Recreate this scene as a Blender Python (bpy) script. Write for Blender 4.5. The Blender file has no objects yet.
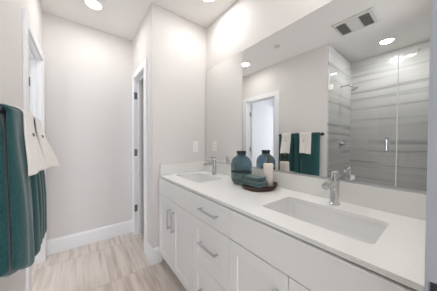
import bpy, bmesh, math, random
from mathutils import Vector, Matrix
random.seed(7)
S = bpy.context.scene
COL = S.collection
PI = math.pi

# ------------------------------------------------------------------ camera
PSI, PIT, ROL, FPX, CAMZ = 0.6631, -0.0164, 0.0046, 177.13, 1.2381
f0 = Vector((math.sin(PSI), math.cos(PSI), 0)); r0 = Vector((math.cos(PSI), -math.sin(PSI), 0)); u0 = Vector((0, 0, 1))
fw = f0 * math.cos(PIT) + u0 * math.sin(PIT); up = u0 * math.cos(PIT) - f0 * math.sin(PIT)
rt = r0 * math.cos(ROL) + up * math.sin(ROL); up = up * math.cos(ROL) - r0 * math.sin(ROL)
cam = bpy.data.cameras.new('camera'); cam.sensor_width = 36; cam.lens = 36 * FPX / 437; cam.clip_start = .02
camo = bpy.data.objects.new('camera', cam); COL.objects.link(camo); S.camera = camo
M = Matrix((rt, up, -fw)).transposed().to_4x4(); M.translation = Vector((0, 0, CAMZ)); camo.matrix_world = M

# ------------------------------------------------------------------ world, light, exposure
W = bpy.data.worlds.new('sky'); S.world = W; W.use_nodes = True
W.node_tree.nodes['Background'].inputs[0].default_value = (.90, .945, 1.0, 1)
W.node_tree.nodes['Background'].inputs[1].default_value = 4.1
LAMP_W = 3.9
LAMP_COL = (1.0, 1.0, .992)
WINDOW_W = 3.0
S.view_settings.view_transform = 'Standard'; S.view_settings.look = 'None'
S.view_settings.gamma = 1; S.view_settings.use_curve_mapping = False
S.view_settings.exposure = 0.0
S.cycles.use_denoising = True
S.cycles.max_bounces = 14; S.cycles.diffuse_bounces = 6; S.cycles.glossy_bounces = 6
S.cycles.transparent_max_bounces = 16; S.cycles.transmission_bounces = 10
S.cycles.sample_clamp_indirect = 6

# ------------------------------------------------------------------ measurements (metres)
XL, XR = -.304, 1.2124        # left wall, mirror wall
YP, XP = 1.807, .571          # end wall of the vanity, hall side of the partition
YB, ZC = 2.657, 2.621         # back wall, ceiling
XF, ZK = .641, .90            # counter front, counter top
ZS, ZMT = 1.014, 2.0986       # splash top, mirror top
YN = .02                      # near wall face
WT = .118                     # wall thickness
YS, XSH = 1.02, -1.27         # shower head wall, shower back wall
ZB = .165                     # baseboard height
DL0, DL1 = 1.872, 2.530       # left door opening
DR0, DR1 = 2.075, 2.530       # partition door opening
ZD = 2.062                    # door opening height
CW, CT = .108, .014           # casing width, thickness
XJ = .49                      # near doorway jamb

# ------------------------------------------------------------------ materials
def lin(c):
    return tuple(((v/255)/12.92 if v/255 <= .04045 else (((v/255)+.055)/1.055)**2.4) for v in c) + (1,)
def mat(name, col, rough=.5, metal=0, spec=.5, bump=0, bscale=200, coat=0, emit=None, es=0):
    m = bpy.data.materials.new(name); m.use_nodes = True
    nt = m.node_tree; b = nt.nodes['Principled BSDF']
    b.inputs['Base Color'].default_value = lin(col); b.inputs['Roughness'].default_value = rough
    b.inputs['Metallic'].default_value = metal; b.inputs['Specular IOR Level'].default_value = spec
    b.inputs['Coat Weight'].default_value = coat
    if emit: b.inputs['Emission Color'].default_value = emit + (1,); b.inputs['Emission Strength'].default_value = es
    if bump:
        tc = nt.nodes.new('ShaderNodeTexCoord'); n = nt.nodes.new('ShaderNodeTexNoise'); n.inputs['Scale'].default_value = bscale
        n.inputs['Detail'].default_value = 3
        bp = nt.nodes.new('ShaderNodeBump'); bp.inputs['Strength'].default_value = bump; bp.inputs['Distance'].default_value = .004
        nt.links.new(tc.outputs['Object'], n.inputs['Vector']); nt.links.new(n.outputs[0], bp.inputs['Height']); nt.links.new(bp.outputs[0], b.inputs['Normal'])
    return m
def nodes(m): return m.node_tree.nodes, m.node_tree.links, m.node_tree.nodes['Principled BSDF']
def ramp(nt, stops):
    r = nt.nodes.new('ShaderNodeValToRGB'); e = r.color_ramp.elements
    while len(e) < len(stops): e.new(.5)
    for k, (p, c) in enumerate(stops): e[k].position = p; e[k].color = lin(c)
    return r
m_wall = mat('wall_paint', (221, 217, 214), .7, bump=.06, bscale=160)
m_ceil = mat('ceiling_paint', (238, 236, 234), .8, bump=.05, bscale=120)
m_trim = mat('trim_paint', (238, 238, 239), .35)
m_cab = mat('cabinet_paint', (243, 243, 243), .38)
m_gap = mat('cabinet_gap_shade', (48, 46, 44), .7)  # near-black carcass colour carries the shadow in the gap under the counter
m_chrome = mat('chrome', (205, 206, 208), .05, 1)
m_nickel = mat('brushed_nickel', (200, 200, 204), .36, 1)
m_hinge = mat('grey_hinge', (128, 129, 132), .4, .8)
m_bronze = mat('dark_metal', (70, 72, 76), .32, .9)
m_porc = mat('porcelain', (236, 236, 236), .12, coat=.4)
m_cream = mat('cream_ceramic', (238, 230, 223), .25, coat=.2)
m_seal = mat('translucent_seal', (206, 208, 206), .3)
m_plas = mat('white_plastic', (242, 241, 238), .3)
m_slot = mat('dark_slot', (40, 40, 42), .6)
m_grille = mat('grille_grey', (132, 130, 126), .6)
m_grilledark = mat('grille_shadow_grey', (84, 82, 79), .7)
m_lens = mat('lamp_lens', (255, 250, 240), .4, emit=(1, .95, .88), es=9)
m_fanlens = mat('fan_cover', (214, 212, 208), .35)
m_wood = mat('dark_wood', (62, 36, 27), .42, bump=.4, bscale=60)
m_brass = mat('aged_brass', (96, 80, 54), .35, 1)
m_thread = mat('embroidery_thread', (120, 104, 100), .8)
m_door = mat('door_paint', (236, 237, 240), .38)

def quartz(name, col):
    m = mat(name, col, .16, coat=.15); N, L, b = nodes(m)
    tc = N.new('ShaderNodeTexCoord'); n = N.new('ShaderNodeTexNoise'); n.inputs['Scale'].default_value = 260; n.inputs['Detail'].default_value = 4
    lo = tuple(max(0, c-9) for c in col); r = ramp(m.node_tree, [(.35, lo), (.6, col)])
    L.new(tc.outputs['Object'], n.inputs['Vector']); L.new(n.outputs[0], r.inputs[0]); L.new(r.outputs[0], b.inputs['Base Color'])
    return m
m_top = quartz('white_quartz', (246, 245, 243))
m_splash = quartz('shaded_splash_quartz', (236, 235, 232))  # same quartz as the top, toned down for the weaker light on uprights

def stone(name, axis, stops, rough, brick, mortar, offx=0, offy=0, vein=(1.3, 22), fine=None):
    """veined porcelain tile: streaks run along `axis`, joints from a brick texture"""
    m = mat(name, stops[0][1], rough); N, L, b = nodes(m)
    tc = N.new('ShaderNodeTexCoord')
    br = N.new('ShaderNodeTexBrick'); br.inputs['Scale'].default_value = 1; br.offset = brick[2]; br.squash = 1
    br.inputs['Brick Width'].default_value = brick[0]; br.inputs['Row Height'].default_value = brick[1]
    br.inputs['Mortar Size'].default_value = .0022; br.inputs['Mortar Smooth'].default_value = .2; br.inputs['Bias'].default_value = 0
    br.inputs['Color1'].default_value = (0, 0, 0, 1); br.inputs['Color2'].default_value = (1, 1, 1, 1)
    mp0 = N.new('ShaderNodeMapping'); mp0.inputs['Location'].default_value = (offx, offy, 0)
    if axis == 'wall_x' : mp0.inputs['Rotation'].default_value = (-PI/2, 0, 0)          # x,z -> u,v
    if axis == 'wall_y' : mp0.inputs['Rotation'].default_value = (PI/2, 0, PI/2)
    sep = N.new('ShaderNodeSeparateXYZ'); cmb = N.new('ShaderNodeCombineXYZ')
    L.new(tc.outputs['Object'], sep.inputs[0])
    u, v = {'floor': ('X', 'Y'), 'wall_x': ('X', 'Z'), 'wall_y': ('Y', 'Z')}[axis]
    mp0.inputs['Rotation'].default_value = (0, 0, 0)
    L.new(sep.outputs[u], cmb.inputs[0]); L.new(sep.outputs[v], cmb.inputs[1]); L.new(cmb.outputs[0], mp0.inputs[0])
    L.new(mp0.outputs[0], br.inputs['Vector'])
    # per tile shift of the veins
    mul = N.new('ShaderNodeVectorMath'); mul.operation = 'SCALE'; mul.inputs['Scale'].default_value = 3.7 if axis == 'floor' else .0
    add = N.new('ShaderNodeVectorMath'); add.operation = 'ADD'
    L.new(br.outputs['Color'], mul.inputs[0]); L.new(mul.outputs[0], add.inputs[1]); L.new(mp0.outputs[0], add.inputs[0])
    mp = N.new('ShaderNodeMapping'); L.new(add.outputs[0], mp.inputs[0])
    mp.inputs['Scale'].default_value = (vein[1], vein[0], 1) if axis == 'floor' else (vein[0], vein[1], 1)
    mp.inputs['Rotation'].default_value = (0, 0, .0)
    n = N.new('ShaderNodeTexNoise'); n.inputs['Scale'].default_value = 1; n.inputs['Detail'].default_value = 6; n.inputs['Roughness'].default_value = .62; n.inputs['Distortion'].default_value = .35
    L.new(mp.outputs[0], n.inputs['Vector'])
    r = ramp(m.node_tree, stops); L.new(n.outputs[0], r.inputs[0])
    mx = N.new('ShaderNodeMix'); mx.data_type = 'RGBA'; mx.inputs[7].default_value = lin(mortar)
    L.new(br.outputs['Fac'], mx.inputs[0]); L.new(r.outputs[0], mx.inputs[6]); L.new(mx.outputs[2], b.inputs['Base Color'])
    return m
m_floor = stone('floor_tile', 'floor', [(.2, (168, 150, 137)), (.38, (198, 182, 170)), (.5, (217, 205, 195)), (.68, (226, 216, 208)), (.88, (200, 183, 170))],
                .32, (.61, .61, .5), (182, 168, 157), .10, -.58, (1.6, 26))
ST = [(.25, (136, 137, 138)), (.36, (174, 174, 174)), (.46, (212, 211, 209)), (.68, (225, 224, 222)), (.82, (196, 196, 195))]
m_tile_x = stone('shower_tile_head', 'wall_x', ST, .2, (1.22, .61, .5), (200, 199, 197), 0, 0, (.40, 13))
m_tile_y = stone('shower_tile_back', 'wall_y', ST, .2, (1.22, .61, .5), (200, 199, 197), .1, 0, (.36, 13))

def fabric(name, c1, c2, sheen=.3):
    m = mat(name, c1, .95, spec=.1); N, L, b = nodes(m)
    b.inputs['Sheen Weight'].default_value = sheen; b.inputs['Sheen Roughness'].default_value = .5
    tc = N.new('ShaderNodeTexCoord'); n = N.new('ShaderNodeTexNoise'); n.inputs['Scale'].default_value = 260; n.inputs['Detail'].default_value = 2
    r = ramp(m.node_tree, [(.3, c1), (.7, c2)]); L.new(tc.outputs['Object'], n.inputs['Vector']); L.new(n.outputs[0], r.inputs[0]); L.new(r.outputs[0], b.inputs['Base Color'])
    bp = N.new('ShaderNodeBump'); bp.inputs['Strength'].default_value = .5; bp.inputs['Distance'].default_value = .003
    L.new(n.outputs[0], bp.inputs['Height']); L.new(bp.outputs[0], b.inputs['Normal'])
    return m
m_teal = fabric('teal_terry', (24, 60, 61), (46, 86, 86))
m_white = fabric('white_terry', (216, 210, 204), (230, 225, 220))
m_washcloth = fabric('teal_cotton', (70, 94, 96), (98, 121, 122))

def mirror_mat():
    m = mat('mirror_silver', (236, 237, 236), .0, 1); return m
m_mirror = mirror_mat()
def pane_mat():
    """clear shower glass: mostly see-through with a Fresnel reflection"""
    m = bpy.data.materials.new('clear_glass'); m.use_nodes = True; nt = m.node_tree; N, L = nt.nodes, nt.links
    N.remove(N['Principled BSDF']); out = N['Material Output']
    t = N.new('ShaderNodeBsdfTransparent'); t.inputs[0].default_value = (.965, .97, .972, 1)
    g = N.new('ShaderNodeBsdfGlossy'); g.inputs['Roughness'].default_value = .0; g.inputs[0].default_value = (1, 1, 1, 1)
    fr = N.new('ShaderNodeFresnel'); fr.inputs[0].default_value = 1.45
    mx = N.new('ShaderNodeMixShader'); L.new(fr.outputs[0], mx.inputs[0]); L.new(t.outputs[0], mx.inputs[1]); L.new(g.outputs[0], mx.inputs[2]); L.new(mx.outputs[0], out.inputs[0])
    return m
m_pane = pane_mat()
def vase_mat(name, col, mixf):
    m = bpy.data.materials.new(name); m.use_nodes = True; nt = m.node_tree; N, L = nt.nodes, nt.links
    b = N['Principled BSDF']; out = N['Material Output']
    b.inputs['Base Color'].default_value = lin(col); b.inputs['Roughness'].default_value = .04; b.inputs['Transmission Weight'].default_value = 1; b.inputs['IOR'].default_value = 1.5
    t = N.new('ShaderNodeBsdfTransparent'); t.inputs[0].default_value = lin(col)
    mx = N.new('ShaderNodeMixShader'); mx.inputs[0].default_value = mixf; L.new(b.outputs[0], mx.inputs[1]); L.new(t.outputs[0], mx.inputs[2]); L.new(mx.outputs[0], out.inputs[0])
    return m
m_vase = vase_mat('blue_green_glass', (204, 216, 220), .08)
def two_tone(m):
    nt = m.node_tree; N, L = nt.nodes, nt.links
    tc = N.new('ShaderNodeTexCoord'); sp = N.new('ShaderNodeSeparateXYZ'); r = ramp(nt, [(.0, (146, 164, 160)), (.095, (166, 184, 181)), (.118, (172, 190, 194)), (.2, (158, 186, 198)), (.26, (110, 142, 156))])
    L.new(tc.outputs['Object'], sp.inputs[0]); L.new(sp.outputs['Z'], r.inputs[0]); r.color_ramp.interpolation = 'LINEAR'
    for n in list(N):
        if n.type == 'BSDF_PRINCIPLED': L.new(r.outputs[0], n.inputs['Base Color'])
        if n.type == 'BSDF_TRANSPARENT': L.new(r.outputs[0], n.inputs[0])
two_tone(m_vase)
m_vaseband = mat('dark_glass_band', (28, 50, 56), .15)

# ------------------------------------------------------------------ mesh helpers (world coordinates; the parent's location is taken off on linking)
def box(bm, x0, x1, y0, y1, z0, z1, bev=0, seg=2):
    vs = [bm.verts.new((x, y, z)) for x in (x0, x1) for y in (y0, y1) for z in (z0, z1)]
    F = [(0, 1, 3, 2), (4, 6, 7, 5), (0, 4, 5, 1), (2, 3, 7, 6), (0, 2, 6, 4), (1, 5, 7, 3)]
    fs = [bm.faces.new([vs[i] for i in f]) for f in F]
    if bev:
        es = list({e for f in fs for e in f.edges})
        bmesh.ops.bevel(bm, geom=es, offset=bev, segments=seg, affect='EDGES', profile=.6)
def frame_of(d):
    d = d.normalized(); a = Vector((0, 0, 1)) if abs(d.z) < .9 else Vector((1, 0, 0))
    u = d.cross(a).normalized(); return u, d.cross(u).normalized()
def tube(bm, pts, rad, n=14, cap=True):
    pts = [Vector(p) for p in pts]; rad = rad if isinstance(rad, (list, tuple)) else [rad]*len(pts); rings = []
    u = None
    for k, p in enumerate(pts):
        d = (pts[min(k+1, len(pts)-1)] - pts[max(k-1, 0)]).normalized()
        if u is None: u, v = frame_of(d)
        else:
            u = (u - d*u.dot(d)).normalized(); v = d.cross(u)
        rings.append([bm.verts.new(p + (u*math.cos(2*PI*i/n) + v*math.sin(2*PI*i/n))*rad[k]) for i in range(n)])
    for a, b in zip(rings, rings[1:]):
        for i in range(n): bm.faces.new((a[i], a[(i+1) % n], b[(i+1) % n], b[i]))
    if cap: bm.faces.new(rings[0][::-1]); bm.faces.new(rings[-1])
def lathe(bm, c, prof, n=40, axis='z', sx=1, sy=1):
    """prof: list of (radius, height); radius 0 closes"""
    rings = []
    for r, h in prof:
        if r < 1e-6: ps = [(0, 0)]
        else: ps = [(r*math.cos(2*PI*i/n)*sx, r*math.sin(2*PI*i/n)*sy) for i in range(n)]
        out = []
        for a, b in ps:
            q = {'z': (a, b, h), 'y': (a, h, b), 'x': (h, a, b)}[axis]
            out.append(bm.verts.new((c[0]+q[0], c[1]+q[1], c[2]+q[2])))
        rings.append(out)
    for a, b in zip(rings, rings[1:]):
        if len(a) == 1 and len(b) == 1: continue
        for i in range(n):
            j = (i+1) % n
            if len(a) == 1: bm.faces.new((a[0], b[j], b[i]))
            elif len(b) == 1: bm.faces.new((a[i], a[j], b[0]))
            else: bm.faces.new((a[i], a[j], b[j], b[i]))
def prism(bm, poly, d0, d1, axis):
    """extrude a 2D outline along axis; x: poly=(y,z), y: poly=(x,z), z: poly=(x,y)"""
    def P(p, d): return {'x': (d, p[0], p[1]), 'y': (p[0], d, p[1]), 'z': (p[0], p[1], d)}[axis]
    a = [bm.verts.new(P(p, d0)) for p in poly]; b = [bm.verts.new(P(p, d1)) for p in poly]; n = len(poly)
    for i in range(n): bm.faces.new((a[i], a[(i+1) % n], b[(i+1) % n], b[i]))
    bm.faces.new(a[::-1]); bm.faces.new(b)
def obj(name, bm, m, parent=None, smooth=False, at=None, auto=None):
    off = Vector(at) if at is not None else (parent['_w'] if False else None)
    if parent is not None: off = wloc(parent)
    if off is None: off = Vector((0, 0, 0))
    bmesh.ops.translate(bm, vec=-off, verts=bm.verts)
    bmesh.ops.recalc_face_normals(bm, faces=bm.faces)
    me = bpy.data.meshes.new(name); bm.to_mesh(me); bm.free(); me.materials.append(m)
    if smooth:
        for p in me.polygons: p.use_smooth = True
        if auto is not None:
            me.set_sharp_from_angle(angle=math.radians(auto))
    o = bpy.data.objects.new(name, me); COL.objects.link(o)
    if parent is not None: o.parent = parent
    else: o.location = off
    return o
def wloc(o):
    v = Vector(o.location)
    while o.parent: o = o.parent; v = v + Vector(o.location)
    return v
def thing(name, label, cat, loc, group=None):
    o = bpy.data.objects.new(name, None); COL.objects.link(o); o.location = loc; o.empty_display_size = .05
    o['label'] = label; o['category'] = cat
    if group: o['group'] = group
    return o
def tag(o, label, cat, group=None):
    o['label'] = label; o['category'] = cat
    if group: o['group'] = group
    return o
def struct(name, bm, m, label=None, cat=None, **k):
    o = obj(name, bm, m, **k); o['kind'] = 'structure'
    if label: o['label'] = label; o['category'] = cat
    return o
def B(*boxes, bev=0):
    bm = bmesh.new()
    for b in boxes: box(bm, *b, bev=bev)
    return bm

# ================================================================== SETTING
X0 = XSH - .12
XO = -1.7        # far side of the room behind the left door
YO = 2.80
XC = 1.75        # far side of the closet behind the partition door
struct('floor', B((XO-.1, XC+.1, -.25, YO+.1, -.08, 0)), m_floor, 'beige striped stone tile floor of the bathroom', 'floor')
struct('ceiling', B((XO-.1, XC+.1, -.12, YO+.1, ZC, ZC+.1)), m_ceil, 'smooth white ceiling with recessed lights', 'ceiling')
struct('wall_back', B((XL-WT, XP+WT, YB, YB+.1, 0, ZC)), m_wall, 'greige back wall of the short hall', 'wall')
struct('wall_left', B((XL-WT, XL, YS, DL0-.012, 0, ZC), (XL-WT, XL, DL1+.012, YB, 0, ZC), (XL-WT, XL, DL0-.012, DL1+.012, ZD+.012, ZC)), m_wall,
       'greige left wall with the open door and towel rail', 'wall')
struct('wall_right', B((XR, XR+.1, YN-.12, YP+.1, 0, ZC)), m_wall, 'greige right wall behind the big mirror', 'wall')
struct('wall_end', B((XP, XR+.1, YP, YP+.1, 0, ZC)), m_wall, 'greige end wall of the vanity with the outlet', 'wall')
struct('wall_partition', B((XP, XP+WT, YP+.1, DR0-.012, 0, ZC), (XP, XP+WT, DR1+.012, YB, 0, ZC), (XP, XP+WT, DR0-.012, DR1+.012, ZD+.012, ZC)), m_wall,
       'greige hall wall with a narrow doorway', 'wall')
struct('wall_near', B((XJ+.014, XR+.1, YN-WT, YN, 0, ZC), (XSH-.1, XL-.004, YN-WT, YN, 0, ZC), (XL-.004, XJ+.014, YN-WT, YN, 2.45, ZC)), m_wall)
# shower alcove
struct('wall_shower_head', B((XSH-.1, XL-WT, YS, YS+.1, 0, ZC)), m_wall)
struct('wall_shower_tile', B((XSH, XL-.001, YS-.010, YS, 0, ZC)), m_tile_x, 'grey veined tile wall carrying the shower head', 'wall')
struct('wall_shower_back', B((XSH-.1, XSH, YN-WT, YS+.1, 0, ZC)), m_wall)
struct('wall_shower_back_tile', B((XSH, XSH+.010, YN+.010, YS-.010, 0, ZC)), m_tile_y, 'grey striped tile wall at the back of the shower', 'wall')
struct('wall_shower_near_tile', B((XSH, XL-.004, YN, YN+.010, 0, ZC)), m_tile_x)
struct('trim_shower_curb', B((XL-.11, XL+.0, YN+.010, YS-.010, 0, .09), bev=.004), m_splash)
# room behind the left door, closet behind the partition door
struct('wall_room_far', B((XO-.1, XO, YS, 1.35, 0, ZC), (XO-.1, XO, 2.35, YO, 0, ZC), (XO-.1, XO, 1.35, 2.35, 0, .45), (XO-.1, XO, 1.35, 2.35, 2.5, ZC)), m_door)
struct('wall_room_near', B((XO, XSH-.1, YS, YS+.1, 0, ZC)), m_door)
struct('wall_room_back', B((XO, XL-WT, YO, YO+.1, 0, ZC), (XL-WT, XL-WT+.05, YB+.1, YO+.1, 0, ZC)), m_door)
struct('wall_closet', B((XC, XC+.1, YP+.1, YO, 0, ZC), (XP+WT-.05, XC, YO, YO+.1, 0, ZC), (XR+.1, XC, YP, YP+.1, 0, ZC), (XP+WT-.05, XP+WT, YB+.1, YO+.1, 0, ZC)), m_wall)
wf = bmesh.new()
for b in ((1.35, 1.40, .45, 2.5), (2.30, 2.35, .45, 2.5), (1.40, 2.30, .45, .50), (1.40, 2.30, 2.45, 2.5), (1.83, 1.87, .50, 2.45)): box(wf, XO-.07, XO-.02, *b)
struct('window_1', wf, m_trim)
ld = bpy.data.lights.new('daylight', 'AREA'); ld.shape = 'RECTANGLE'; ld.size = .9; ld.size_y = 1.95; ld.energy = WINDOW_W; ld.color = (.60, .79, 1.0)
lo = bpy.data.objects.new('daylight', ld); COL.objects.link(lo); lo.location = (XO-.09, 1.85, 1.475); lo.rotation_euler = (0, -PI/2, 0)

# passage outside the near doorway, behind the camera
struct('wall_light_block_left', B((-.58, -.48, -1.9, YN-WT, 0, ZC)), m_wall)  # added unseen flank wall, keeps light from the left off the jamb
struct('wall_passage_right', B((1.6, 1.7, -1.9, YN-WT, 0, ZC), (XR+.1, 1.7, YN-WT, YN, 0, ZC)), m_wall)
struct('ceiling_passage', B((-.58, 1.7, -1.9, -.12, ZC, ZC+.1)), m_ceil)
struct('floor_passage', B((-.58, 1.7, -1.9, -.25, -.08, 0)), m_floor)
# baseboards: flat board with an eased top lip
def board(poly_axis, wall, sgn, a0, a1):
    """profile grows from the wall plane by sgn"""
    t = .016; p = [(wall, 0), (wall+sgn*t, 0), (wall+sgn*t, ZB-.022), (wall+sgn*(t-.004), ZB-.012), (wall+sgn*.007, ZB-.004), (wall+sgn*.006, ZB), (wall, ZB)]
    bm = bmesh.new(); prism(bm, p, a0, a1, poly_axis); return bm
# axis 'x' extrudes along x with (y,z); axis 'y' extrudes along y with (x,z)
struct('baseboard_back', board('x', YB, -1, XL+.001, XP-.001), m_trim, 'white baseboard under the back hall wall', 'baseboard')
struct('baseboard_left', board('y', XL, 1, YS+.03, DL0-CW), m_trim, 'white baseboard under the towel rail', 'baseboard')
struct('baseboard_partition', board('y', XP, -1, YP-.016, DR0-CW), m_trim, 'short white baseboard at the partition corner', 'baseboard')
struct('baseboard_end', board('x', YP, -1, XP-.0, XF+.02), m_trim, 'white baseboard stub beside the vanity', 'baseboard')

# door frames: casing + jamb + stop in one trim object, hinges as children
def casing(xw, sgn, y0, y1):
    """on wall plane xw, growing toward sgn; mitred U of flat stock with a back bead"""
    bm = bmesh.new(); a, b = xw, xw+sgn*CT
    lo_, hi = min(a, b), max(a, b)
    c0 = y0-CW+.006; c1 = min(y1+CW-.006, YB-.001)
    box(bm, lo_, hi, c0, y0-.006, 0, ZD+.006, bev=.003); box(bm, lo_, hi, y1+.006, c1, 0, ZD+.006, bev=.003)
    box(bm, lo_, hi, c0, c1, ZD+.006, ZD+CW-.026, bev=.003)
    return bm
def jamb(bm, xw0, xw1, y0, y1, stop0, stop1):
    box(bm, xw0, xw1, y0-.012, y0, 0, ZD+.012); box(bm, xw0, xw1, y1, y1+.012, 0, ZD+.012); box(bm, xw0, xw1, y0, y1, ZD, ZD+.012)
    box(bm, stop0, stop1, y0, y0+.011, 0, ZD); box(bm, stop0, stop1, y1-.011, y1, 0, ZD); box(bm, stop0, stop1, y0+.011, y1-.011, ZD-.011, ZD)
def hinge(x, y, z, sgn, parent):
    bm = bmesh.new(); box(bm, x-.016, x+.016, y-.003, y, z-.044, z+.044)
    tube(bm, [(x+sgn*.017, y-.005, z-.046), (x+sgn*.017, y-.005, z+.046)], .006, 10)
    return obj('hinge', bm, m_hinge, parent)
bm = casing(XL, 1, DL0, DL1); jamb(bm, XL-WT, XL, DL0, DL1, XL-.078, XL-.042)
t1 = struct('trim_1', bm, m_trim, 'white casing and jamb of the open left door', 'door frame')
for z in (1.83, 1.1, .33): hinge(XL-WT+.022, DL1, z, -1, t1)
bm = casing(XP, -1, DR0, DR1); jamb(bm, XP, XP+WT, DR0, DR1, XP+.044, XP+.080)
t2 = struct('trim_2', bm, m_trim, 'white casing and jamb of the partition doorway', 'door frame')
for z in (1.85, 1.1, .36): hinge(XP+.014, DR1, z, -1, t2)
# near doorway jamb at the right of the camera, with its strike plate
m_jamb = mat('shaded_jamb_grey', (166, 170, 180), .4)  # grey put in for the dim bluish daylight; own paint colour unknown
t3 = struct('trim_3', B((XJ, XJ+.014, YN-WT-.004, YN-.001, 0, 2.45)), m_jamb, 'doorway jamb toned grey for dim light at the right edge of the photo', 'door frame')
obj('strike_plate', B((XJ-.0025, XJ, -.045, .0125, .925, .992)), m_bronze, t3)
# open door leaf standing square to the left wall, in the room behind
def leaf(name, x0, x1, y0, y1, z0, z1, face):
    bm = bmesh.new(); box(bm, x0, x1, y0, y1, z0, z1, bev=.002); return bm
hx, hy, la = XL-WT-.004, DL1-.006, math.radians(184)
ca, sa = math.cos(la), math.sin(la)
bm = bmesh.new(); prism(bm, [(hx+a*ca-b*sa, hy+a*sa+b*ca) for a, b in ((0, 0), (.66, 0), (.66, .036), (0, .036))], .012, ZD-.004, 'z')
d1 = struct('door_1', bm, m_door, 'white door leaf swung open behind the left doorway', 'door')
hb = bmesh.new(); lathe(hb, (XL-WT-.605, DL1-.087, .93), [(0, -.012), (.03, -.012), (.03, 0), (0, 0)], 24, 'y')
tube(hb, [(XL-WT-.605, DL1-.095, .93), (XL-WT-.605, DL1-.135, .93), (XL-WT-.50, DL1-.128, .93)], .008, 10)
obj('door_handle', hb, m_nickel, d1, True, auto=40)

# ================================================================== VANITY
FX = .634           # face of doors and drawers
DT = .020           # door thickness
def shaker(bm, y0, y1, z0, z1, rail=.062, rec=.008):
    """frame-and-panel front facing -x at FX"""
    x1 = FX+DT
    box(bm, FX, x1, y0, y0+rail, z0, z1, bev=.0015); box(bm, FX, x1, y1-rail, y1, z0, z1, bev=.0015)
    box(bm, FX, x1, y0+rail, y1-rail, z0, z0+rail, bev=.0015); box(bm, FX, x1, y0+rail, y1-rail, z1-rail, z1, bev=.0015)
    box(bm, FX+rec, x1-.002, y0+rail-.001, y1-rail+.001, z0+rail-.001, z1-rail+.001)
def pull(p0, p1, parent):
    """square bar pull standing off the face"""
    bm = bmesh.new(); a, b = Vector(p0), Vector(p1); d = (b-a).normalized(); w = .0055
    if abs(d.z) > .5:
        box(bm, FX-.032, FX-.021, a.y-w, a.y+w, a.z, b.z, bev=.0015)
        for z in (a.z+.008, b.z-.008): box(bm, FX-.022, FX, a.y-w*.8, a.y+w*.8, z-.006, z+.006)
    else:
        box(bm, FX-.032, FX-.021, a.y, b.y, a.z-w, a.z+w, bev=.0015)
        for y in (a.y+.008, b.y-.008): box(bm, FX-.022, FX, y-.006, y+.006, a.z-w*.8, a.z+w*.8)
    return obj('handle', bm, m_nickel, parent)
G = .002
def carcass(y0, y1, parent, open_top=True):
    bm = bmesh.new(); x0, x1 = FX+DT+.001, XR-.004; t = .016; z0, z1 = .10, ZK-.026
    box(bm, x0, x1, y0+.001, y0+t, z0, z1); box(bm, x0, x1, y1-t, y1-.001, z0, z1)
    box(bm, x0, x1, y0+t, y1-t, z0, z0+t); box(bm, x1-t, x1, y0+t, y1-t, z0+t, z1)
    box(bm, x0, x0+.02, y0+t, y1-t, z1-.05, z1); box(bm, x0, x0+.02, y0+t, y1-t, .70, .74)
    o = obj('carcass', bm, m_gap, parent)
    obj('toe_kick', B((FX+.075, FX+.09, y0+.001, y1-.001, 0, .10)), m_cab, parent)
    return o
ZT0, ZT1 = .722, .874
def sink_cabinet(y0, y1, label, dividing):
    c = thing('sink_cabinet', label, 'cabinet', ((FX+XR)/2, (y0+y1)/2, 0), 'vanity base cabinets')
    carcass(y0, y1, c)
    f = bmesh.new(); box(f, FX, FX+DT, y0+G, y1-G, ZT0, ZT1, bev=.0015); obj('false_front', f, m_cab, c)
    for (a, b, hy) in ((y0+G, dividing-G, dividing-.047), (dividing+G, y1-G, dividing+.047)):
        d = bmesh.new(); shaker(d, a, b, .107, ZT0-.006); dd = obj('door', d, m_cab, c)
        pull((0, hy, .465), (0, hy, .640), dd)
    return c
YA, YC = 1.112, .716
Y1 = YP-.004
sink_cabinet(YA, Y1, 'white two-door sink cabinet at the far end against the outlet wall', 1.468)
dc = thing('drawer_cabinet', 'white three-drawer cabinet in the middle of the vanity', 'cabinet', ((FX+XR)/2, (YA+YC)/2, 0), 'vanity base cabinets')
carcass(YC, YA, dc)
for (z0, z1, hz, flat) in ((ZT0, ZT1, .803, True), (.414, ZT0-.006, .577, False), (.107, .408, .258, False)):
    d = bmesh.new()
    if flat: box(d, FX, FX+DT, YC+G, YA-G, z0, z1, bev=.0015)
    else: shaker(d, YC+G, YA-G, z0, z1, .068)
    dd = obj('drawer', d, m_cab, dc)
    pull((0, .81, hz), (0, .995, hz), dd)
sink_cabinet(YN+.006, YC, 'white two-door sink cabinet at the near end below the front sink', .368)

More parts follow.
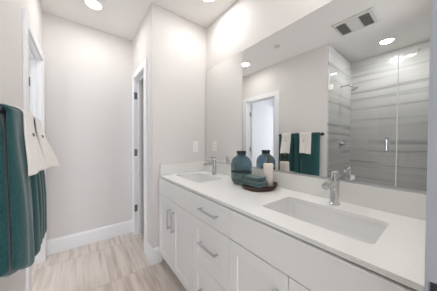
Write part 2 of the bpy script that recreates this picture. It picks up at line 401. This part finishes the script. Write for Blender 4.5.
# countertop with two rounded sink cut-outs
S1 = (.760, 1.040, .140, .602)      # near sink
S2 = (.772, 1.052, 1.262, 1.724)    # far sink
def rrect(x0, x1, y0, y1, r, n=6):
    pts = []
    for cx, cy, a in ((x1-r, y1-r, 0), (x0+r, y1-r, PI/2), (x0+r, y0+r, PI), (x1-r, y0+r, 1.5*PI)):
        for k in range(n+1):
            t = a + k/n*PI/2; pts.append((cx+r*math.cos(t), cy+r*math.sin(t)))
    return pts
ct = thing('countertop', 'long white quartz vanity countertop with two sink cut-outs', 'countertop', ((XF+XR)/2, (YP+YN)/2, ZK))
TH = .018
bm = bmesh.new()
outer = [(XF, YN+.003), (XR-.001, YN+.003), (XR-.001, YP-.001), (XF, YP-.001)]
def slab(bm, outer, holes, z0, z1):
    for z, flip in ((z1, False), (z0, True)):
        es = []
        for lp in [outer] + holes:
            vs = [bm.verts.new((x, y, z)) for x, y in lp]
            es += [bm.edges.new((vs[i], vs[(i+1) % len(vs)])) for i in range(len(vs))]
        bmesh.ops.triangle_fill(bm, use_beauty=True, use_dissolve=False, edges=es)
    for lp in [outer] + holes:
        n = len(lp); a = [bm.verts.new((x, y, z0)) for x, y in lp]; b = [bm.verts.new((x, y, z1)) for x, y in lp]
        for i in range(n): bm.faces.new((a[i], a[(i+1) % n], b[(i+1) % n], b[i]))
    bmesh.ops.remove_doubles(bm, verts=bm.verts, dist=1e-5)
slab(bm, outer, [rrect(*S1, .028), rrect(*S2, .028)], ZK-TH, ZK)
obj('worktop', bm, m_top, ct)
tag(obj('backsplash', B((XR-.021, XR-.001, YN+.003, YP-.001, ZK+.0003, ZS), bev=.0015), m_splash, None, at=(XR-.01, .9, ZK)), 'long quartz backsplash strip under the big mirror', 'backsplash')
tag(obj('side_splash', B((XF+.004, XR-.0215, YP-.021, YP-.001, ZK+.0003, ZS), bev=.0015), m_splash, None, at=(.93, YP-.01, ZK)), 'short quartz side splash on the end wall below the outlet', 'backsplash')
# undermount rectangular basins
def basin(name, s, label):
    x0, x1, y0, y1 = s; cx, cy = (x0+x1)/2, (y0+y1)/2; zr = ZK-TH-.0005
    o = thing(name, label, 'sink', (cx, cy, zr-.14), 'undermount sinks')
    bm = bmesh.new(); rings = []
    def ring(grow, r, z): rings.append([bm.verts.new((x, y, z)) for x, y in rrect(x0-grow, x1+grow, y0-grow, y1+grow, r)])
    ring(.022, .04, zr-.012); ring(.022, .04, zr); ring(.004, .03, zr); ring(.002, .03, zr-.01)
    ring(-.006, .034, zr-.075); ring(-.016, .04, zr-.108); ring(-.035, .05, zr-.122); ring(-.075, .05, zr-.128)
    ring(-.11, .025, zr-.131)
    for a, b in zip(rings, rings[1:]):
        n = len(a)
        for i in range(n): bm.faces.new((a[i], a[(i+1) % n], b[(i+1) % n], b[i]))
    bm.faces.new(rings[-1])
    # outside shell
    lastr = [bm.verts.new((x, y, zr-.142)) for x, y in rrect(x0+.03, x1-.03, y0+.03, y1-.03, .05)]
    n = len(lastr)
    for i in range(n): bm.faces.new((rings[0][i], lastr[i], lastr[(i+1) % n], rings[0][(i+1) % n]))
    bm.faces.new(lastr[::-1])
    obj('basin', bm, m_porc, o, True, auto=50)
    d = bmesh.new(); lathe(d, (cx, cy, zr-.1305), [(0, 0), (.022, 0), (.024, .002), (.021, .004), (.012, .0045), (0, .005)], 24)
    obj('drain', d, m_chrome, o, True, auto=40)
basin('sink', S1, 'rectangular white sink sunk in the countertop nearest the camera')
basin('sink', S2, 'rectangular white sink at the far end by the outlet wall')
# single-lever faucets
def faucet(cx, cy, label):
    o = thing('faucet', label, 'faucet', (cx, cy, ZK), 'chrome faucets')
    bm = bmesh.new(); lathe(bm, (cx, cy, ZK), [(0, 0), (.027, 0), (.027, .006), (.0225, .009), (.0215, .09), (.0215, .132), (.0205, .134), (0, .134)], 32)
    obj('body', bm, m_chrome, o, True, auto=40)
    bm = bmesh.new(); lathe(bm, (cx, cy, ZK+.135), [(0, 0), (.0205, 0), (.0205, .040), (.0185, .043), (0, .043)], 32)
    obj('cartridge_cap', bm, m_chrome, o, True, auto=40)
    bm = bmesh.new(); x0 = cx-.132; zb = ZK+.117
    prism(bm, [(cx-.012, zb-.012), (cx-.012, zb+.020), (cx-.06, zb+.018), (x0+.008, zb+.008), (x0, zb+.002), (x0+.004, zb-.012), (cx-.07, zb-.010)], cy-.017, cy+.017, 'y')
    bmesh.ops.bevel(bm, geom=bm.edges[:], offset=.003, segments=2, affect='EDGES')
    sp = obj('spout', bm, m_chrome, o, True, auto=40)
    bm = bmesh.new(); lathe(bm, (x0+.016, cy, zb-.017), [(0, 0), (.010, 0), (.010, .008), (0, .008)], 16); obj('aerator', bm, m_chrome, sp, True, auto=40)
    bm = bmesh.new(); prism(bm, [(cx+.018, ZK+.1785), (cx+.018, ZK+.184), (cx-.05, ZK+.187), (cx-.068, ZK+.187), (cx-.068, ZK+.183), (cx-.03, ZK+.179)], cy-.010, cy+.010, 'y')
    bmesh.ops.bevel(bm, geom=bm.edges[:], offset=.0015, segments=2, affect='EDGES')
    obj('lever', bm, m_chrome, o, True, auto=40)
faucet(1.112, .375, 'tall chrome single-lever faucet behind the nearest sink')
faucet(1.112, 1.495, 'tall chrome single-lever faucet behind the far sink')

# ================================================================== MIRROR AND OUTLET
mt = thing('wall_mirror', 'huge frameless wall mirror above the vanity backsplash', 'mirror', (XR, (YP+YN)/2, ZS))
MY0, MY1 = .047, YP-.014
obj('glass', B((XR-.006, XR-.001, MY0, MY1, ZS+.006, ZMT)), m_mirror, mt)
bm = bmesh.new(); box(bm, XR-.010, XR-.0005, MY0, MY1, ZS+.0005, ZS+.006); box(bm, XR-.010, XR-.0065, MY0, MY1, ZS+.006, ZS+.012)
obj('channel', bm, m_nickel, mt)
obj('edge_strip', B((XR-.007, XR-.0005, MY1, MY1+.003, ZS+.001, ZMT)), m_nickel, mt)
def outlet():
    x0, x1, z0, z1 = 1.034, 1.099, 1.128, 1.256; y = YP
    o = thing('wall_outlet', 'white rectangular power outlet on the end wall above the far sink', 'outlet', ((x0+x1)/2, y, (z0+z1)/2))
    bm = bmesh.new(); box(bm, x0, x1, y-.006, y-.0003, z0, z1, bev=.002); obj('cover_plate', bm, m_plas, o)
    xm, zm = (x0+x1)/2, (z0+z1)/2
    bm = bmesh.new(); box(bm, xm-.0165, xm+.0165, y-.0085, y-.006, zm-.034, zm+.034, bev=.0008); ins = obj('receptacle', bm, m_plas, o)
    for dz in (-.019, .019):
        bm = bmesh.new()
        for dx in (-.006, .006): box(bm, xm+dx-.001, xm+dx+.001, y-.0090, y-.0084, zm+dz-.002, zm+dz+.006)
        lathe(bm, (xm, y-.0084, zm+dz-.008), [(0, -.0006), (.0025, -.0006), (.0025, 0), (0, 0)], 12, 'y')
        obj('socket', bm, m_slot, ins)
    for dz in (-.05, .05):
        bm = bmesh.new(); lathe(bm, (xm, y-.006, zm+dz), [(0, -.0012), (.003, -.001), (.003, 0), (0, 0)], 12, 'y'); obj('screw', bm, m_nickel, o)
outlet()

# ================================================================== THINGS ON THE COUNTER
vx, vy = 1.045, 1.032
vs = thing('glass_vase', 'round blue-green glass bottle vase with a dark waist band, on the countertop', 'vase', (vx, vy, ZK))
prof_o = [(.0, .001), (.050, .001), (.066, .008), (.078, .026), (.0845, .052), (.086, .080), (.0855, .096), (.083, .103), (.083, .111), (.0855, .118), (.0865, .150), (.084, .178),
          (.076, .200), (.062, .217), (.048, .226), (.038, .232), (.0345, .240), (.0345, .254), (.038, .262), (.0385, .267)]
prof_i = [(r-.0045, h) for r, h in prof_o[::-1] if r > .05] 
prof_i = [(.035, .267), (.031, .254), (.031, .240), (.045, .222), (.058, .212), (.072, .196), (.080, .176), (.0825, .15), (.081, .114), (.0815, .08), (.080, .054), (.072, .028), (.056, .022), (0, .020)]
bm = bmesh.new(); lathe(bm, (vx, vy, ZK), prof_o + prof_i, 48); obj('bottle', bm, m_vase, vs, True)
bm = bmesh.new(); lathe(bm, (vx, vy, ZK), [(.0835, .1005), (.0872, .1012), (.0878, .107), (.0872, .1128), (.0835, .1135), (.0835, .1005)], 48); obj('waist_band', bm, m_vaseband, vs, True, auto=40)
bm = bmesh.new(); lathe(bm, (vx, vy, ZK), [(.0348, .241), (.0360, .242), (.0395, .2615), (.0400, .266), (.0390, .2705), (.0340, .2705), (.0340, .2675), (.0386, .2672), (.0383, .262), (.0348, .255), (.0348, .241)], 40)
obj('lip', bm, m_vaseband, vs, True, auto=40)

# oval dark wood tray with a raised rim at one end
def tray():
    cx, cy = 1.045, .835; ang = math.atan2(-.42, .86)
    bm = bmesh.new(); n = 48; rings = []
    def ring(sc, zf):
        out = []
        for i in range(n):
            t = 2*PI*i/n; wob = 1 + .05*math.sin(3*t+.6) + .025*math.sin(5*t)
            a = .135*sc*wob*math.cos(t); b = .096*sc*wob*math.sin(t)
            x = cx + a*math.cos(ang) - b*math.sin(ang); y = cy + a*math.sin(ang) + b*math.cos(ang)
            out.append(bm.verts.new((x, y, ZK + zf(t))))
        rings.append(out)
    lift = lambda t: .010*max(0, math.cos(t))**2
    ring(.55, lambda t: .0005); ring(.84, lambda t: .0005); ring(.96, lambda t: .010 + lift(t)*.4); ring(1.0, lambda t: .022 + lift(t)); ring(.985, lambda t: .027 + lift(t)*1.3)
    ring(.94, lambda t: .025 + lift(t)*.8); ring(.88, lambda t: .0185); ring(.5, lambda t: .018)
    for a, b in zip(rings, rings[1:]):
        for i in range(n): bm.faces.new((a[i], a[(i+1) % n], b[(i+1) % n], b[i]))
    bm.faces.new(rings[0][::-1]); bm.faces.new(rings[-1])
    tag(obj('wooden_tray', bm, m_wood, None, True, at=(cx, cy, ZK)), 'oval dark brown wooden tray on the countertop beside the vase', 'tray')
tray()
def washcloth(x0, x1, y0, y1, z0, z1, label, rot=0):
    """folded cloth: two rounded layers joined by a round fold on the long side"""
    h = (z1-z0); cx, cy = (x0+x1)/2, (y0+y1)/2
    o = thing('folded_washcloth', label, 'washcloth', (cx, cy, z0), 'washcloths on the wooden tray')
    R = Matrix.Rotation(rot, 3, 'Z')
    def put(bm):
        for v in bm.verts:
            p = Vector((v.co.x-cx, v.co.y-cy, 0)); p = R @ p; v.co.x, v.co.y = cx+p.x, cy+p.y
        return bm
    bm = bmesh.new(); box(bm, x0, x1, y0, y1, z0+h*.53, z1, bev=h*.16, seg=3); obj('upper_layer', put(bm), m_washcloth, o, True, auto=60)
    bm = bmesh.new(); box(bm, x0+.002, x1-.002, y0+.002, y1-.002, z0+.0003, z0+h*.525, bev=h*.14, seg=3); obj('lower_layer', put(bm), m_washcloth, o, True, auto=60)
washcloth(.946, 1.048, .765, .930, ZK+.030, ZK+.064, 'larger folded teal washcloth lying directly on the wooden tray')
washcloth(.960, 1.046, .782, .918, ZK+.0645, ZK+.094, 'smaller folded teal washcloth on top of the other one', .03)
def dispenser():
    cx, cy, z = 1.099, .806, ZK+.0185
    o = thing('soap_dispenser', 'white cylindrical soap dispenser with brass pump on the wooden tray', 'soap dispenser', (cx, cy, z))
    bm = bmesh.new(); lathe(bm, (cx, cy, z), [(0, 0), (.034, 0), (.0365, .003), (.0365, .160), (.034, .166), (.026, .169), (.012, .170), (0, .170)], 40); obj('bottle', bm, m_cream, o, True, auto=50)
    bm = bmesh.new(); lathe(bm, (cx, cy, z+.170), [(0, 0), (.014, 0), (.014, .012), (.006, .014), (.006, .040), (.011, .042), (.011, .054), (.009, .056), (0, .056)], 24)
    p = obj('pump', bm, m_brass, o, True, auto=40)
    bm = bmesh.new(); tube(bm, [(cx, cy, z+.219), (cx-.02, cy+.008, z+.220), (cx-.028, cy+.011, z+.216), (cx-.031, cy+.012, z+.209)], [.005, .0045, .004, .0035], 12); obj('nozzle', bm, m_brass, p, True)
dispenser()

# ================================================================== TOWELS
XB, ZBAR = -.248, 1.366
tb = thing('towel_bar', 'dark metal towel bar fixed to the left wall', 'towel bar', (XL, 1.40, ZBAR))
bm = bmesh.new(); tube(bm, [(XB, 1.072, ZBAR), (XB, 1.735, ZBAR)], .0085, 16); obj('bar', bm, m_bronze, tb, True, auto=40)
for y in (1.077, 1.731):
    bm = bmesh.new(); lathe(bm, (XL, y, ZBAR), [(0, .0005), (.024, .0005), (.024, .007), (.012, .010), (.010, XB-XL-.013), (.0125, XB-XL-.010), (.0125, XB-XL+.008), (0, XB-XL+.010)], 24, 'x')
    obj('post', bm, m_bronze, tb, True, auto=40)
def sm(t): t = max(0, min(1, t)); return t*t*(3-2*t)
def lobes(y, edges):
    """rounded fold profile 0..1 between successive edges"""
    for a, b in zip(edges, edges[1:]):
        if a <= y <= b:
            u = (y-a)/(b-a)*2-1; return 1-abs(u)**3.2
    return 0
def drape(name, y0, y1, nv, front, fin, rout, rin, zf, zr, crest, m, top=ZBAR, round_=.012):
    """towel hung over the bar as one closed soft body.  front/fin: outer and inner x of the front fall,
    rout/rin: wall-side and bar-side x of the rear fall, zf/zr: lower edges, crest: outer and inner height over the bar"""
    bm = bmesh.new(); nf, na, nb = 30, 9, 16; R = []
    ys = [y0 + (y1-y0)*j/nv for j in range(nv+1)]
    e = min(round_, (y1-y0)*.2); ys = [y0, y0+e*.3] + [y for y in ys if y0+e*.7 < y < y1-e*.7] + [y1-e*.3, y1]
    for y in ys:
        f = min(1, min(y-y0, y1-y)/e); f = .35 + .65*math.sqrt(max(0, 1-(1-f)**2))
        O, I = [], []
        a, b = zf(y), zr(y)
        for i in range(nf):
            q = i/(nf-1); z = a + (top-a)*q; O.append((front(y, z), z)); I.append((fin(y, z), z))
            if i == 0: O[0] = (O[0][0]*.6+I[0][0]*.4, z+.001); I[0] = (O[0][0]*.5+I[0][0]*.5, z+.001)
            if i == 1: O[1] = (O[1][0], a+.010); I[1] = (I[1][0], a+.010)
        fo, fi, ro, ri = front(y, top), fin(y, top), rout(y, top), rin(y, top)
        for i in range(1, na):
            t = PI*i/na
            O.append(((fo+ro)/2 + (fo-ro)/2*math.cos(t), top + crest[0]*math.sin(t))); I.append(((fi+ri)/2 + (fi-ri)/2*math.cos(t), top + crest[1]*math.sin(t)))
        for i in range(nb):
            z = top - (top-b)*i/(nb-1); O.append((rout(y, z), z)); I.append((rin(y, z), z))
        row = []
        for (ox, oz), (ix, iz) in zip(O, I):
            mx, mz = (ox+ix)/2, (oz+iz)/2
            row.append((bm.verts.new((mx+(ox-mx)*f, y, mz+(oz-mz)*f)), bm.verts.new((mx+(ix-mx)*f, y, mz+(iz-mz)*f))))
        R.append(row)
    n = len(R[0])
    for A, C in zip(R, R[1:]):
        for i in range(n-1):
            for k in (0, 1): bm.faces.new((A[i][k], A[i+1][k], C[i+1][k], C[i][k]))
        for i in (0, n-1): bm.faces.new((A[i][0], A[i][1], C[i][1], C[i][0]))
    for A in (R[0], R[-1]):
        for i in range(n-1): bm.faces.new((A[i][0], A[i+1][0], A[i+1][1], A[i][1]))
    o = obj(name, bm, m, None, True, at=(XB, (y0+y1)/2, zf((y0+y1)/2)))
    su = o.modifiers.new('soft', 'SUBSURF'); su.levels = 1; su.render_levels = 1
    return o
def dz(z): return ZBAR - z
def near_front(y, z):
    L = lobes(y, [1.080, 1.350, 1.470]); d = dz(z)
    return XB + .022 + (.016 + .024*sm(d/.6))*L + (.0035*math.sin(y*70+z*4) + .002*math.sin(y*31-z*9))*sm(d/.15)
def near_fin(y, z): return XB + .0105 + .010*sm((dz(z)-.02)/.6)
def rear_in(y, z): return XB - .0105 + .0135*sm((dz(z)-.012)/.06) + .010*sm((dz(z)-.02)/.6)
def rear_out(y, z): return XB - .032 + .003*math.sin(y*40)
def near_zf(y): return .598 + .105*max(0, (1.35-y)/.255)**1.6
tag(drape('bath_towel', 1.095, 1.462, 60, near_front, near_fin, rear_out, rear_in, near_zf, lambda y: near_zf(y)-.012, (.026, .011), m_teal),
    'teal bath towel hanging nearest the shower on the dark bar', 'towel', 'teal bath towels on the bar')
def far_front(y, z):
    L = lobes(y, [1.466, 1.555, 1.640, 1.726]); d = dz(z)
    return XB + .022 + .006*sm(d/.3) + (.011 + .024*sm(d/.55))*L
tag(drape('bath_towel', 1.470, 1.722, 54, far_front, near_fin, rear_out, rear_in, lambda y: .622 - .02*lobes(y, [1.466, 1.555, 1.640, 1.726]), lambda y: .61, (.024, .011), m_teal),
    'teal bath towel hanging next to the door casing', 'towel', 'teal bath towels on the bar')
def hand_front(y0, y1, b0, b1, f0, f1):
    def f(y, z):
        t = (y-y0)/(y1-y0); d = sm((ZBAR-z)/.34)
        return XB + b0 + (b1-b0)*t + (f0 + (f1-f0)*t)*d + (.004*math.sin(t*8+z*5) + .002*math.sin(t*17-z*21))*d
    return f
def hand(y0, y1, hf, zb, label, taper=.035):
    o = tag(drape('hand_towel', y0, y1, 22, hf, lambda y, z: hf(y, z)-.011, lambda y, z: XB-.046, lambda y, z: XB-.037, lambda y: zb+.006*math.sin(y*25), lambda y: zb+.05,
               (.034, .0275), m_white, top=ZBAR+.001, round_=.008), label, 'towel', 'white hand towels on the bar')
    for v in o.data.vertices:      # the front fall hangs a little askew, narrower at its hem
        x, y, z = v.co + o.location
        if x > XB and z < ZBAR: v.co.y -= taper*sm((y-y0)/(y1-y0))*(ZBAR-z)/(ZBAR-zb)
    return o
hf1 = hand_front(1.185, 1.362, .053, .053, .015, .058)
hf2 = hand_front(1.500, 1.664, .047, .047, .040, .094)
h1 = hand(1.185, 1.362, hf1, 1.082, 'white hand towel folded over the teal towel nearest the shower')
h2 = hand(1.500, 1.664, hf2, 1.070, 'white hand towel folded over the teal towel beside the door casing')
def monogram(h, hf, yc, zc):
    bm = bmesh.new()
    for k, dy in enumerate((-.012, 0, .012)):
        pts = []
        for i in range(15):
            a = 2*PI*i/14*.85 + k*1.7; y = yc+dy+.005*math.cos(a); z = zc + .008*math.sin(a)
            pts.append((hf(y, z)+.0012, y, z))
        tube(bm, pts, .0012, 6)
    obj('monogram', bm, m_thread, h, True)['label'] = 'small dark embroidered monogram'
monogram(h1, hf1, 1.296, 1.274); monogram(h2, hf2, 1.58, 1.272)

# ================================================================== SHOWER
GX = -.300        # outer glass face sits just inside the wall end
GT = .010
ZG = 2.205
sd = thing('shower_door', 'clear frameless glass shower door with chrome pull handle', 'shower door', (GX-GT/2, .66, .10))
obj('glass_panel', B((GX-GT, GX, .330, YS-.024, .10, ZG)), m_pane, sd)
for z in (2.005, .36):
    bm = bmesh.new(); box(bm, GX, GX+.010, YS-.075, YS-.013, z-.043, z+.043, bev=.002); box(bm, GX-GT-.010, GX-GT, YS-.075, YS-.013, z-.043, z+.043, bev=.002)
    box(bm, GX-GT-.012, GX+.012, YS-.0125, YS-.0105, z-.043, z+.043); obj('hinge', bm, m_chrome, sd)
bm = bmesh.new(); yh = .402
for sg, x in ((1, GX), (-1, GX-GT)):
    tube(bm, [(x, yh, 1.150), (x+sg*.045, yh, 1.150), (x+sg*.052, yh, 1.157), (x+sg*.052, yh, 1.283), (x+sg*.045, yh, 1.290), (x, yh, 1.290)], .0095, 14)
obj('pull_handle', bm, m_chrome, sd, True, auto=50)
obj('edge_seal', B((GX-GT, GX, .3235, .330, .10, ZG)), m_seal, sd)
sp = thing('glass_screen', 'fixed clear glass shower panel beside the glass door', 'glass panel', (GX-GT/2, .18, .10))
obj('glass_panel', B((GX-GT, GX, YN+.012, .322, .092, ZG)), m_pane, sp)
bm = bmesh.new(); box(bm, GX-GT-.004, GX+.004, YN+.011, .322, .0905, .104)
obj('channel', bm, m_nickel, sp)
bm = bmesh.new(); box(bm, GX-.016, GX+.006, .165, .187, ZG-.022, ZG+.006, bev=.002); obj('clip', bm, m_chrome, sp)
ys = YS-.010
sh = thing('overhead_shower', 'chrome shower head on a bent arm high on the tiled wall', 'shower head', (-.79, ys, 2.11))
bm = bmesh.new(); lathe(bm, (-.79, ys, 2.115), [(0, 0), (.03, 0), (.03, -.006), (.016, -.012), (0, -.012)], 24, 'y'); obj('flange', bm, m_chrome, sh, True, auto=40)
bm = bmesh.new(); tube(bm, [(-.79, ys-.005, 2.115), (-.79, ys-.07, 2.117), (-.79, ys-.11, 2.108), (-.79, ys-.145, 2.082)], .010, 14); obj('arm', bm, m_chrome, sh, True)
bm = bmesh.new(); c = Vector((-.79, ys-.15, 2.078)); d = Vector((0, -.55, -.83)).normalized()
tube(bm, [c, c+d*.012, c+d*.03, c+d*.042, c+d*.05], [.012, .018, .05, .054, .050], 28); obj('head', bm, m_nickel, sh, True, auto=40)
sv = thing('shower_valve', 'chrome shower valve with lever below the shower head', 'shower valve', (-.79, ys, 1.225))
bm = bmesh.new(); lathe(bm, (-.79, ys, 1.225), [(0, 0), (.075, 0), (.075, -.004), (.07, -.008), (.03, -.010), (.026, -.045), (.022, -.05), (0, -.05)], 32, 'y'); obj('plate', bm, m_nickel, sv, True, auto=40)
bm = bmesh.new(); tube(bm, [(-.79, ys-.040, 1.225), (-.83, ys-.055, 1.225), (-.885, ys-.06, 1.228)], [.010, .009, .008], 12); obj('lever', bm, m_chrome, sv, True)
bm = bmesh.new(); lathe(bm, (-.78, .52, .0005), [(0, 0), (.055, 0), (.055, .004), (0, .005)], 24)
tag(obj('shower_drain', bm, m_nickel, None, at=(-.78, .52, 0)), 'round metal drain in the shower floor', 'drain')

# ================================================================== CEILING
def downlight(x, y, label, w=LAMP_W):
    o = thing('recessed_light', label, 'ceiling light', (x, y, ZC), 'recessed ceiling lights')
    bm = bmesh.new(); lathe(bm, (x, y, ZC), [(.066, -.003), (.088, -.0005), (.090, -.003), (.086, -.007), (.068, -.010), (.066, -.003)], 40); obj('trim_ring', bm, m_plas, o, True, auto=50)
    bm = bmesh.new(); lathe(bm, (x, y, ZC), [(0, -.003), (.066, -.003), (.066, -.006), (0, -.0065)], 40); obj('lens', bm, m_lens, o)
    l = bpy.data.lights.new('bulb', 'AREA'); l.shape = 'DISK'; l.size = .13; l.energy = w; l.color = LAMP_COL; l.spread = PI
    b = bpy.data.objects.new('bulb', l); COL.objects.link(b); b.parent = o; b.location = (0, 0, -.011)
downlight(.115, 2.187, 'round recessed ceiling light in the hall near the back wall')
downlight(.955, 1.39, 'round recessed ceiling light above the far sink')
downlight(1.051, .355, 'round recessed ceiling light above the nearest sink')
downlight(-.85, .507, 'round recessed ceiling light inside the glass shower', LAMP_W*1.45)
# exhaust fan with a light lens between two grilles
fx0, fx1, fy0, fy1 = -.245, .075, .470, .845
fn = thing('exhaust_fan', 'white rectangular ceiling exhaust fan with two dark grilles', 'exhaust fan', ((fx0+fx1)/2, (fy0+fy1)/2, ZC))
bm = bmesh.new(); prism(bm, [(fy0, ZC-.001), (fy0+.012, ZC-.016), (fy1-.012, ZC-.016), (fy1, ZC-.001)], fx0, fx1, 'x'); obj('cover', bm, m_fanlens, fn)
for (a, b) in ((.515, .598), (.728, .812)):
    bm = bmesh.new(); box(bm, fx0+.035, fx1-.045, a, b, ZC-.0185, ZC-.0162); g = obj('grille', bm, m_grilledark, fn)
    bm = bmesh.new(); n = 12
    for k in range(n+1):
        x = fx0+.035 + (fx1-.045-fx0-.035)*k/n; box(bm, x-.003, x+.003, a, b, ZC-.021, ZC-.0186)
    for k in range(6):
        y = a + (b-a)*k/5; box(bm, fx0+.033, fx1-.043, y-.0025, y+.0025, ZC-.021, ZC-.0187)
    obj('slats', bm, m_grille, g)
obj('light_lens', B((fx0+.035, fx1-.045, .612, .714, ZC-.021, ZC-.0162), bev=.001), m_fanlens, fn)

bm = bmesh.new(); lathe(bm, (0.186, 1.506, ZC), [(0, -.0005), (.042, -.0005), (.043, -.004), (.039, -.009), (.020, -.011), (.018, -.016), (0, -.017)], 32)
tag(obj('sprinkler_cap', bm, m_fanlens, None, True, at=(0.186, 1.506, ZC)), 'small round white cap on the ceiling between the two visible lights in the mirror', 'ceiling cap')
